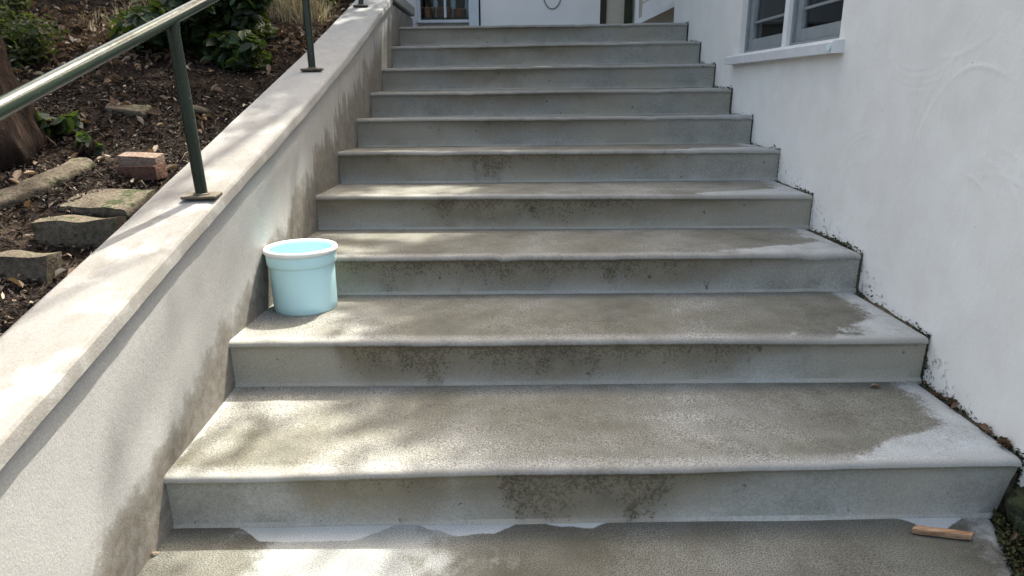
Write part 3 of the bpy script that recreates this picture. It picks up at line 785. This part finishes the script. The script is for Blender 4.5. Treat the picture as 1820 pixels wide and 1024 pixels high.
# ------------------------------------------------------------------ garden bank on the left
def gz(x, y):
    z = .545+.285*y+.15*(-x-.2)
    if y > 3.4: z += (y-3.4)*.12
    z += .025*nz(x*2.2, y*2.2, 1)+.012*nz(x*6, y*6, 2)*min(1, max(0, (-x-.2)*6))
    return z
gx = [-7, -5.5, -4.5, -3.8, -3.3]+[(-3+.07*i) for i in range(41)]; gx = [x for x in gx if x < -.18]+[-.172]
gy = [-2.6, -2, -1.5, -1]+[-.6+.08*i for i in range(70)]+[5.4, 6, 7, 8.5, 10, 13]
o = grid('garden_bank', gx, gy, gz, MT['soil']); tag(o, kind='structure')
def scatter(n, x0, x1, y0, y1, dens=None):
    out = []
    while len(out) < n:
        x = random.uniform(x0, x1); y = random.uniform(y0, y1)
        if dens and random.random() > dens(x, y): continue
        out.append((x, y))
    return out
pts = scatter(80000, -2.6, -.185, -.4, 4.6, lambda x, y: (1.0 if y < 1.6 else .5)*(1.0 if x > -1.6 else .6))
cen = [(x, y, gz(x, y)+.004+.008*random.random()) for x, y in pts]
v, f, r = leaves(cen, .008+.020*rng.random(len(cen))**2, .30, None, .1, .55, .06)
tag(mk('mulch', v, f, MT['chips'], rnd=r), 'dark brown bark mulch covering the garden bank', 'mulch', kind='stuff')
pts = scatter(650, -2.6, -.2, -.3, 4.4, lambda x, y: .35+.65*(nz(x*2.2, y*2.2, 7) > .1))
pts += [(random.gauss(-1.1, .22), random.gauss(2.25, .35)) for k in range(1100)]+[(-.2-abs(random.gauss(.2, .14)), random.gauss(2.95, .3)) for k in range(800)]
cen = [(x, y, gz(x, y)+.012+.01*random.random()) for x, y in pts]
v, f, r = leaves(cen, .03+.03*rng.random(len(cen)), .42, None, .3, .6, .2)
tag(mk('leaf_litter', v, f, MT['dryleaf'], rnd=r), 'dry tan leaves scattered over the mulch', 'leaf litter', kind='stuff')
# twigs lying on the mulch
tw = MB()
for k in range(60):
    x = random.uniform(-1.6, -.22); y = random.uniform(-.1, 3.0); a = random.uniform(0, 6.28); L = random.uniform(.04, .14)
    p0 = Vector((x, y, gz(x, y)+.014)); p2 = Vector((x+L*math.cos(a), y+L*math.sin(a), 0))
    if p2.x > -.2: continue
    p2.z = gz(p2.x, p2.y)+.016; p1 = (p0+p2)/2+Vector((random.uniform(-.01, .01), random.uniform(-.01, .01), .012))
    tw.tube([p0, p1, p2], [.0022, .0018, .001], 5)
tag(tw.build('twigs', MT['twig'], smooth=True), 'thin dry twigs lying on the mulch', 'twigs', kind='stuff')

def rough_block(name, c, dims, rot, mat, label, cat, seed, tilt=(0, 0), sub=6, amp=.006, rnd_=.15, group=None, parent=None):
    v = []; f = []; vid = {}
    def V(p):
        k = tuple(round(q, 5) for q in p)
        if k not in vid: vid[k] = len(v); v.append(p)
        return vid[k]
    for ax in range(3):
        for sg in (-1, 1):
            for i in range(sub):
                for j in range(sub):
                    q = []
                    for (a, b) in ((i, j), (i+1, j), (i+1, j+1), (i, j+1)):
                        p = [0, 0, 0]; p[ax] = sg; p[(ax+1) % 3] = 2*a/sub-1; p[(ax+2) % 3] = 2*b/sub-1
                        q.append(V(tuple(p)))
                    f.append(q if sg > 0 else q[::-1])
    M = Matrix.Translation(c)@Matrix.Rotation(rot, 4, 'Z')@Matrix.Rotation(tilt[0], 4, 'X')@Matrix.Rotation(tilt[1], 4, 'Y')
    out = []
    for p in v:
        q = Vector(p); l = q.length
        q = q.lerp(q.normalized()*1.25, rnd_)
        q = Vector((q.x*dims[0]/2, q.y*dims[1]/2, q.z*dims[2]/2))
        nv = Vector((nz(q.x*14, q.y*14, q.z*14+seed), nz(q.x*14+5, q.y*14, q.z*14+seed), nz(q.x*14, q.y*14+9, q.z*14+seed)))
        q += nv*amp + nv.zxy*amp*.4
        if amp > .012: q += q.normalized()*amp*.7*nz(q.x*38, q.y*38, q.z*38+seed)+q.normalized()*amp*.35*nz(q.x*90, q.y*90, q.z*90+seed)
        out.append(M@q)
    o = mk(name, out, f, mat, parent, org=(c[0], c[1], c[2]-dims[2]/2), smooth=50)
    if label: tag(o, label, cat, group)
    return o
rough_block('concrete_block', (-.305, .345, gz(-.32, .345)+.008), (.215, .06, .10), .0, MT['stone'], 'long concrete block set as a garden step next to the coping', 'block', 3, (.0, 0), 12, .009, .10)
rough_block('concrete_block', (-.40, .175, gz(-.40, .175)+.000), (.24, .06, .095), .0, MT['stone'], 'lower concrete block at the left edge of the picture', 'block', 8, (.0, 0), 12, .009, .10)
rough_block('paving_stone', (-.33, .53, gz(-.33, .53)+.004), (.22, .15, .04), -.1, MT['edging'], 'flat half buried stone below the bricks', 'stone', 5, (.22, 0), rnd_=.2)
zb = gz(-.335, .80)
rough_block('brick', (-.325, .735, zb+.002), (.125, .06, .044), -.08, MT['brick'], 'red clay brick lying on the mulch beneath a paler brick', 'brick', 11, (.15, 0), 5, .003, .05)
rough_block('brick', (-.327, .742, zb+.038), (.122, .058, .03), -.03, MT['pale_brick'], 'dusty pale brick lying on top of the red brick', 'brick', 15, (.15, .05), 5, .003, .05)
for (x, y, d, s_, lb) in ((-.60, 1.22, .15, 21, 'pale flat stone half buried in the mulch behind the ivy'), (-.40, 1.38, .14, 27, 'grey flat stone in the mulch beside the first rail post')):
    rough_block('garden_stone', (x, y, gz(x, y)-.004), (d, d*.6, .035), s_*.3, MT['edging'], lb, 'stone', s_, (.25, .1), 6, .010, .45, 'stones in the garden bank')
# curved edging
def edging():
    path = [(-1.05, .20), (-.80, .30), (-.66, .40), (-.58, .50), (-.535, .60), (-.51, .69), (-.515, .755)]
    pp = []
    for k in range(40):
        t = k/39*(len(path)-1); i = min(int(t), len(path)-2); u = t-i
        P = [Vector(path[max(0, min(len(path)-1, q))]) for q in (i-1, i, i+1, i+2)]
        q = .5*((2*P[1])+(-P[0]+P[2])*u+(2*P[0]-5*P[1]+4*P[2]-P[3])*u*u+(-P[0]+3*P[1]-3*P[2]+P[3])*u**3)
        pp.append((q.x, q.y, gz(q.x, q.y)+.004))
    rad = [.036+.010*nz(k*.45, 1, 1) for k in range(40)]; rad[-1] = .012; rad[-2] = .027; rad[-3] = .034
    eb = MB().tube(pp, rad, 24, True, .22)
    eb.v = [(p[0], p[1], min(p[2], gz(p[0], p[1])+.027+.004*nz(p[0]*25, p[1]*25, 3))) for p in eb.v]
    tag(eb.build('garden_edging', MT['edging'], org=(-.6, .5, gz(-.6, .5)), smooth=True), 'curved rounded grey edging in front of the tree trunk', 'edging')
edging()

# shrubs: blobs of leaves on stems
def shrub(name, c, rad, n, ls, mat, label, cat='shrub', asp=.5, clumps=26, seed=1, jit=.9, stems=9, group=None):
    random.seed(seed)
    base = (c[0], c[1], gz(c[0], c[1]))
    t = thing(name, base, label, cat, group)
    cs = []
    for k in range(clumps):
        while True:
            p = Vector((random.uniform(-1, 1), random.uniform(-1, 1), random.uniform(-1, 1)))
            if p.length < 1: break
        p = p*(.35+.65*random.random())
        cs.append(Vector((c[0]+p.x*rad[0], c[1]+p.y*rad[1], c[2]+p.z*rad[2])))
    per = n//clumps; C = []; U = []
    for q in cs:
        rr = .32*min(rad)*(.7+.7*random.random())
        d = rng.normal(size=(per, 3)); d /= np.linalg.norm(d, axis=1, keepdims=True)
        rads = rr*rng.random((per, 1))**.45
        C.append(np.array(q)+d*rads); U.append(d*.6+np.array([0, -.15, .75]))
    C = np.concatenate(C); U = np.concatenate(U)
    gzv = np.array([gz(a, b) for a, b in C[:, :2]]); ok = (C[:, 2] > gzv+.015) & (C[:, 0] < -.13)
    C, U = C[ok], U[ok]
    v, f, r = leaves(C, ls*(.6+.7*rng.random(len(C))), asp, U, .22, jit*.6, .15)
    mk('foliage', v, f, mat, t, rnd=r)
    b = MB()
    for k in range(stems):
        q = random.choice(cs); p0 = Vector((base[0]+random.uniform(-.05, .05), base[1]+random.uniform(-.05, .05), base[2]-.03))
        m_ = (p0+q)/2+Vector((random.uniform(-.05, .05), random.uniform(-.05, .05), .04))
        b.tube([p0, m_, q], [.012, .008, .003], 6)
    b.build('stems', MT['bark'], t, smooth=True)
    return t
shrub('broadleaf_shrub', (-.66, 2.15, gz(-.66, 2.15)+.16), (.38, .38, .33), 5600, .072, MT['leaf'], 'dense dark green broad-leaved shrub behind the first handrail post', clumps=34, seed=3)
shrub('broadleaf_shrub', (-.80, 3.25, gz(-.80, 3.25)+.22), (.3, .3, .3), 2200, .066, MT['leaf'], 'dark shrub further uphill behind the nearest broad-leaved shrub', clumps=30, seed=5)
shrub('fine_bush', (-1.72, 2.0, gz(-1.72, 2.0)+.20), (.40, .45, .46), 9000, .034, MT['leaf2'], 'fine-leaved dark bush at the upper left corner', 'bush', .42, 60, 9)
shrub('fine_bush', (-1.28, 1.62, gz(-1.28, 1.62)+.08), (.28, .26, .20), 4000, .03, MT['leaf2'], 'low fine-leaved bush right behind the tree trunk', 'bush', .42, 34, 12)
shrub('fine_bush', (-2.2, 3.4, gz(-2.2, 3.4)+.4), (.9, .6, .6), 6000, .045, MT['leaf2'], 'tall bush uphill at the back of the bank', 'bush', .42, 50, 14)
shrub('leafy_plant', (-.36, 3.25, gz(-.36, 3.25)+.08), (.14, .2, .13), 420, .04, MT['ivy'], 'small leafy green plant beside the second handrail post', 'plant', .55, 10, 17, stems=5)
shrub('leafy_plant', (-.70, .90, gz(-.70, .90)+.05), (.10, .12, .075), 95, .052, MT['ivy'], 'low bright green ivy growing at the foot of the trunk', 'plant', .8, 9, 21, .7, 6)
shrub('leafy_plant', (-.57, .86, gz(-.57, .86)+.02), (.07, .08, .04), 30, .042, MT['ivy'], 'trailing ivy sprig beside the rounded end of the edging', 'plant', .8, 5, 22, .7, 4)
# dry grass uphill
def tussock(x, y, n, h, sp, lb, seed):
    random.seed(seed)
    cen = []
    for k in range(n):
        a = random.uniform(0, 6.28); q = sp*random.random()**.6
        xx, yy = x+q*math.cos(a), y+q*math.sin(a)*1.3
        if xx > -.2: xx = -.2-random.random()*.1
        cen.append((xx, yy, gz(xx, yy)))
    v, f, r = blades(cen, h, 1.3, .007)
    tag(mk('dry_grass', v, f, MT['straw'], None, org=(x, y, gz(x, y)), rnd=r), lb, 'grass', 'dry grass tussocks', )
tussock(-.42, 3.05, 500, .16, .18, 'pale dry grass tussock behind the second handrail post', 1)
tussock(-1.12, 2.45, 260, .06, .26, 'flattened straw coloured grass in the sun patch between two bushes', 2)
tussock(-.62, 3.7, 700, .22, .3, 'tall dry grass uphill above the small leafy plant', 3)
tussock(-1.4, 3.2, 600, .16, .3, 'dry grass tussock uphill of the fine-leaved bush', 4)

# ------------------------------------------------------------------ trees
def limb(b, p0, p1, r0, r1, n=7, sag=.1, k=6):
    p0 = Vector(p0); p1 = Vector(p1); L = (p1-p0).length; pts = []
    off = Vector((random.uniform(-1, 1), random.uniform(-1, 1), random.uniform(.2, 1)))*L*sag
    for i in range(k+1):
        t = i/k; pts.append(p0.lerp(p1, t)+off*math.sin(t*math.pi))
    b.tube(pts, [lerp(r0, r1, i/k) for i in range(k+1)], n, True, .08 if n > 8 else 0)
    return pts
def density(u, v):
    """share of clumps kept, by where their shade falls (u across, v along the flight at z=0)"""
    j = .10*nz(u*3, v*3, 3)
    if v < -.18+j and u < .90: return 0.0
    if -.85 < u < .30 and v < .80: return 0.0
    if -.75+j < u < .66+j and v < .38+j: return .085
    if -.55+j < u < .62+j and v < .62+j: return .10
    if -.20 < u < .60 and .78 < v < 1.12: return .0
    if .0 < u < .66 and 1.12 < v < 1.65: return .0
    if -1.65 < u < -.95 and 1.25 < v < 1.95: return .05
    if -.95 < u < -.45 and 1.85 < v < 2.5: return .08
    if v > 2.1: return .55
    if u < -.45 and v < 1.2: return .5
    if u < -.9: return .55
    return 1.0
def tree(name, base, fork, targets_box, nclump, label, seed, r0, lean_pts=None, zr=(4.8, 7.0), per=46, ls=.085, droop=0):
    random.seed(seed)
    t = thing(name, base, label, 'tree')
    b = MB(); base = Vector(base); fork = Vector(fork)
    P = []; K = 44
    for i in range(K+1):
        s_ = i/K; q = base.lerp(fork, s_**1.15); q.x += .10*math.sin(s_*3.1)*-.6; P.append(q)
    P[0].z -= .06
    rad = [r0*(1.38-.38*min(1, i/5))*(1-.45*i/K) for i in range(K+1)]
    b.tube(P, rad, 56, True, .34)
    (u0, u1, v0, v1) = targets_box
    clumps = []; tries = 0
    while len(clumps) < nclump and tries < nclump*30:
        tries += 1
        u = random.uniform(u0, u1); v = random.uniform(v0, v1); z = random.uniform(*zr)
        if random.random() > density(u, v): continue
        clumps.append(Vector((u+SX*z, v+SY*z, z)))
    lims = []
    for k in range(9):
        q = random.choice(clumps); lims.append(limb(b, fork-Vector((0, 0, random.uniform(0, .5))), q, r0*.42, .02, 9, .12, 8))
    for q in clumps[::2]:
        near = min((p for L in lims for p in L[2:]), key=lambda p: (p-q).length)
        if (near-q).length > .1: limb(b, near, q, .018, .005, 5, .06, 4)
    tips = []
    if droop:
        for k in range(droop):
            u = random.uniform(-.50, -.05); v = random.uniform(-.75, -.05); z1 = random.uniform(5.6, 6.2); L = random.uniform(.5, 1.1)
            p1 = Vector((u+SX*z1, v+SY*z1, z1)); p2 = p1+Vector((random.uniform(-.10, .06), random.uniform(-.06, .06), -L))
            b.tube([p1, p1.lerp(p2, .5)+Vector((random.uniform(-.03, .03), .02, 0)), p2], [.013, .010, .005], 5)
            near = min((p for L_ in lims for p in L_[2:]), key=lambda p: (p-p1).length); limb(b, near, p1, .016, .012, 5, .05, 4)
            for q in range(5): tips.append(np.array(p1.lerp(p2, random.random()))+rng.normal(size=3)*.03)
    b.build('trunk', MT['bark'], t, smooth=True)
    C = [np.array(tips)] if tips else []
    for q in clumps:
        d = rng.normal(size=(per, 3))*np.array([.13, .13, .09]); C.append(np.array(q)+d)
    C = np.concatenate(C)
    v, f, r = leaves(C, ls*(.7+.6*rng.random(len(C))), .5, None, .2, .8, .15)
    mk('crown', v, f, MT['crown'], t, rnd=r)
tree('shade_tree', (-.80, .76, gz(-.8, .76)), (-1.15, 1.15, 3.6), (-3.6, -.85, -.3, 2.6), 200, 'thick brown tree trunk with rough bark at the left edge', 31, .115)
tree('shade_tree', (-2.4, 6.2, gz(-2.4, 6.2)), (-.7, 6.1, 5.6), (-1.6, 1.55, -.40, 3.4), 460, 'taller tree standing uphill behind the bushes', 37, .17, zr=(5.6, 7.8), per=58, droop=4)

# ------------------------------------------------------------------ moss and dirt along the right joint, rocks
def joint():
    pts = [(-.02, 0.0)]
    for i in range(10):
        pts += [(Y[i]-.002, BR[i]), (Y[i]-.002, NR[i]), ((Y[i+1] if i < 9 else 4.5)-.003, BR[i+1])]
    # finer
    fine = []
    for (a, b) in zip(pts, pts[1:]):
        L = math.hypot(b[0]-a[0], b[1]-a[1]); k = max(1, int(L/.02))
        for q in range(k): fine.append((lerp(a[0], b[0], q/k), lerp(a[1], b[1], q/k)))
    v = []; f = []
    for (y, z) in fine:
        i = max(0, min(9, sum(1 for q in Y if q-.01 <= y)-1)); xe = XR[i]
        h = .006*nz(y*12, z*12, 1)
        v += [(xe-.016, y+.022, z-.03), (xe-.004, y+.016, z-.010+h), (HX(y)+.006, y+.010, z-.003+h*1.5)]
    n = 3
    f = [(j*n+k, j*n+k+1, (j+1)*n+k+1, (j+1)*n+k) for j in range(len(fine)-1) for k in range(2)]
    o = mk('joint_dirt', v, f, MT['jointdirt'], None, org=(2.1, 0, 0), smooth=True); tag(o, 'dark dirt filling the joint between steps and house wall', 'dirt', kind='stuff')
    cen = []
    for (y, z) in fine:
        i = max(0, min(9, sum(1 for q in Y if q-.01 <= y)-1)); xe = XR[i]
        m_ = int((15 if y < 1.2 else 5)*max(.1, .5+1.4*nz(y*5, z*5, 3)))
        for k in range(m_):
            t = random.random()**.6
            cen.append((lerp(xe, HX(y)-.002, t), y+.010+random.gauss(0, .004), z-.004+random.random()**2*.02*t))
    # bottom corner bed between landing, rocks and wall
    for k in range(2600):
        y = random.uniform(-.42, .03); xe = interp(y, [(-3.2, 1.75), (-.6, 1.80), (-.16, 1.965), (-.05, 2.02), (.03, 2.07)])
        x = xe+random.random()**1.5*.2-.012
        cen.append((x, y, .004+random.random()*.02+.06*(x-xe)))
    cen = np.array(cen)
    v, f, r = leaves(cen, .005+.009*rng.random(len(cen)), .6, None, .2, .9)
    r = np.clip(r*.97, 0, 1)
    tag(mk('moss', v, f, MT['moss'], None, org=(2.1, 0, 0), rnd=r), 'dark moss growing in the joint along the house wall', 'moss', kind='stuff')
    cl = [(random.uniform(0, .13)+interp(y, [(-.6, 1.80), (-.16, 1.965), (-.05, 2.02), (.03, 2.07)]), y, .022+random.random()*.012) for y in [random.uniform(-.4, 0) for k in range(26)]]
    cl += [(HX(y)-.012-random.random()*.012, y, .172+random.random()*.012) for y in [random.uniform(.05, .42) for k in range(14)]]
    v, f, r = leaves(np.array(cl), .025+.02*rng.random(len(cl)), .4, None, .3, .5, .2)
    tag(mk('fallen_leaves', v, f, MT['dryleaf'], None, org=(2.0, 0, 0), rnd=r*.55), 'brown fallen leaves in the corner beside the mossy rocks', 'leaves', kind='stuff')
joint()
bed = grid('garden_bed', [1.9, 1.98, 2.04, 2.1, 2.2, 2.4, 2.8, 3.6], [-1.5, -.9, -.5, -.35, -.25, -.18, -.1, -.03, .02], lambda x, y: -.012+max(0, x-1.97)*.16+.01*nz(x*8, y*8, 1)-(0 if x > 1.95 else .06), MT['soil']); tag(bed, kind='structure')
rough_block('mossy_rock', (2.19, -.06, .07), (.26, .19, .20), .5, MT['rock'], 'upper mossy rock against the bottom step at the right edge', 'rock', 41, (.2, -.2), 18, .026, .7, 'mossy rocks at the foot of the wall')
rough_block('mossy_rock', (2.11, -.19, .04), (.22, .19, .15), 1.0, MT['rock'], 'lower mossy rock beside the landing at the right edge', 'rock', 47, (-.1, .1), 18, .026, .7, 'mossy rocks at the foot of the wall')
rough_block('mossy_rock', (2.16, -.42, .05), (.24, .22, .17), .3, MT['rock'], 'mossy rock nearest the camera in the lower right corner', 'rock', 53, (0, .1), 18, .026, .7, 'mossy rocks at the foot of the wall')
# a dry leaf and crumbs on the steps
for (x, y, z, s_, lb) in ((.0, -.10, .006, .022, 'curled dry leaf in the left corner of the landing'), (.09, .43, .180, .012, 'tiny pale crumb in the left corner of the first step'), (1.93, .40, .176, .03, 'small dry leaf in the right corner of the first step')):
    v, f, r = leaves(np.array([(x, y, z)]), s_, .5, None, .5, .3, .3)
    tag(mk('dry_leaf', v, f, MT['dryleaf'], None, org=(x, y, z-.004), rnd=r*0+.8), lb, 'leaf', 'single leaves on the steps')
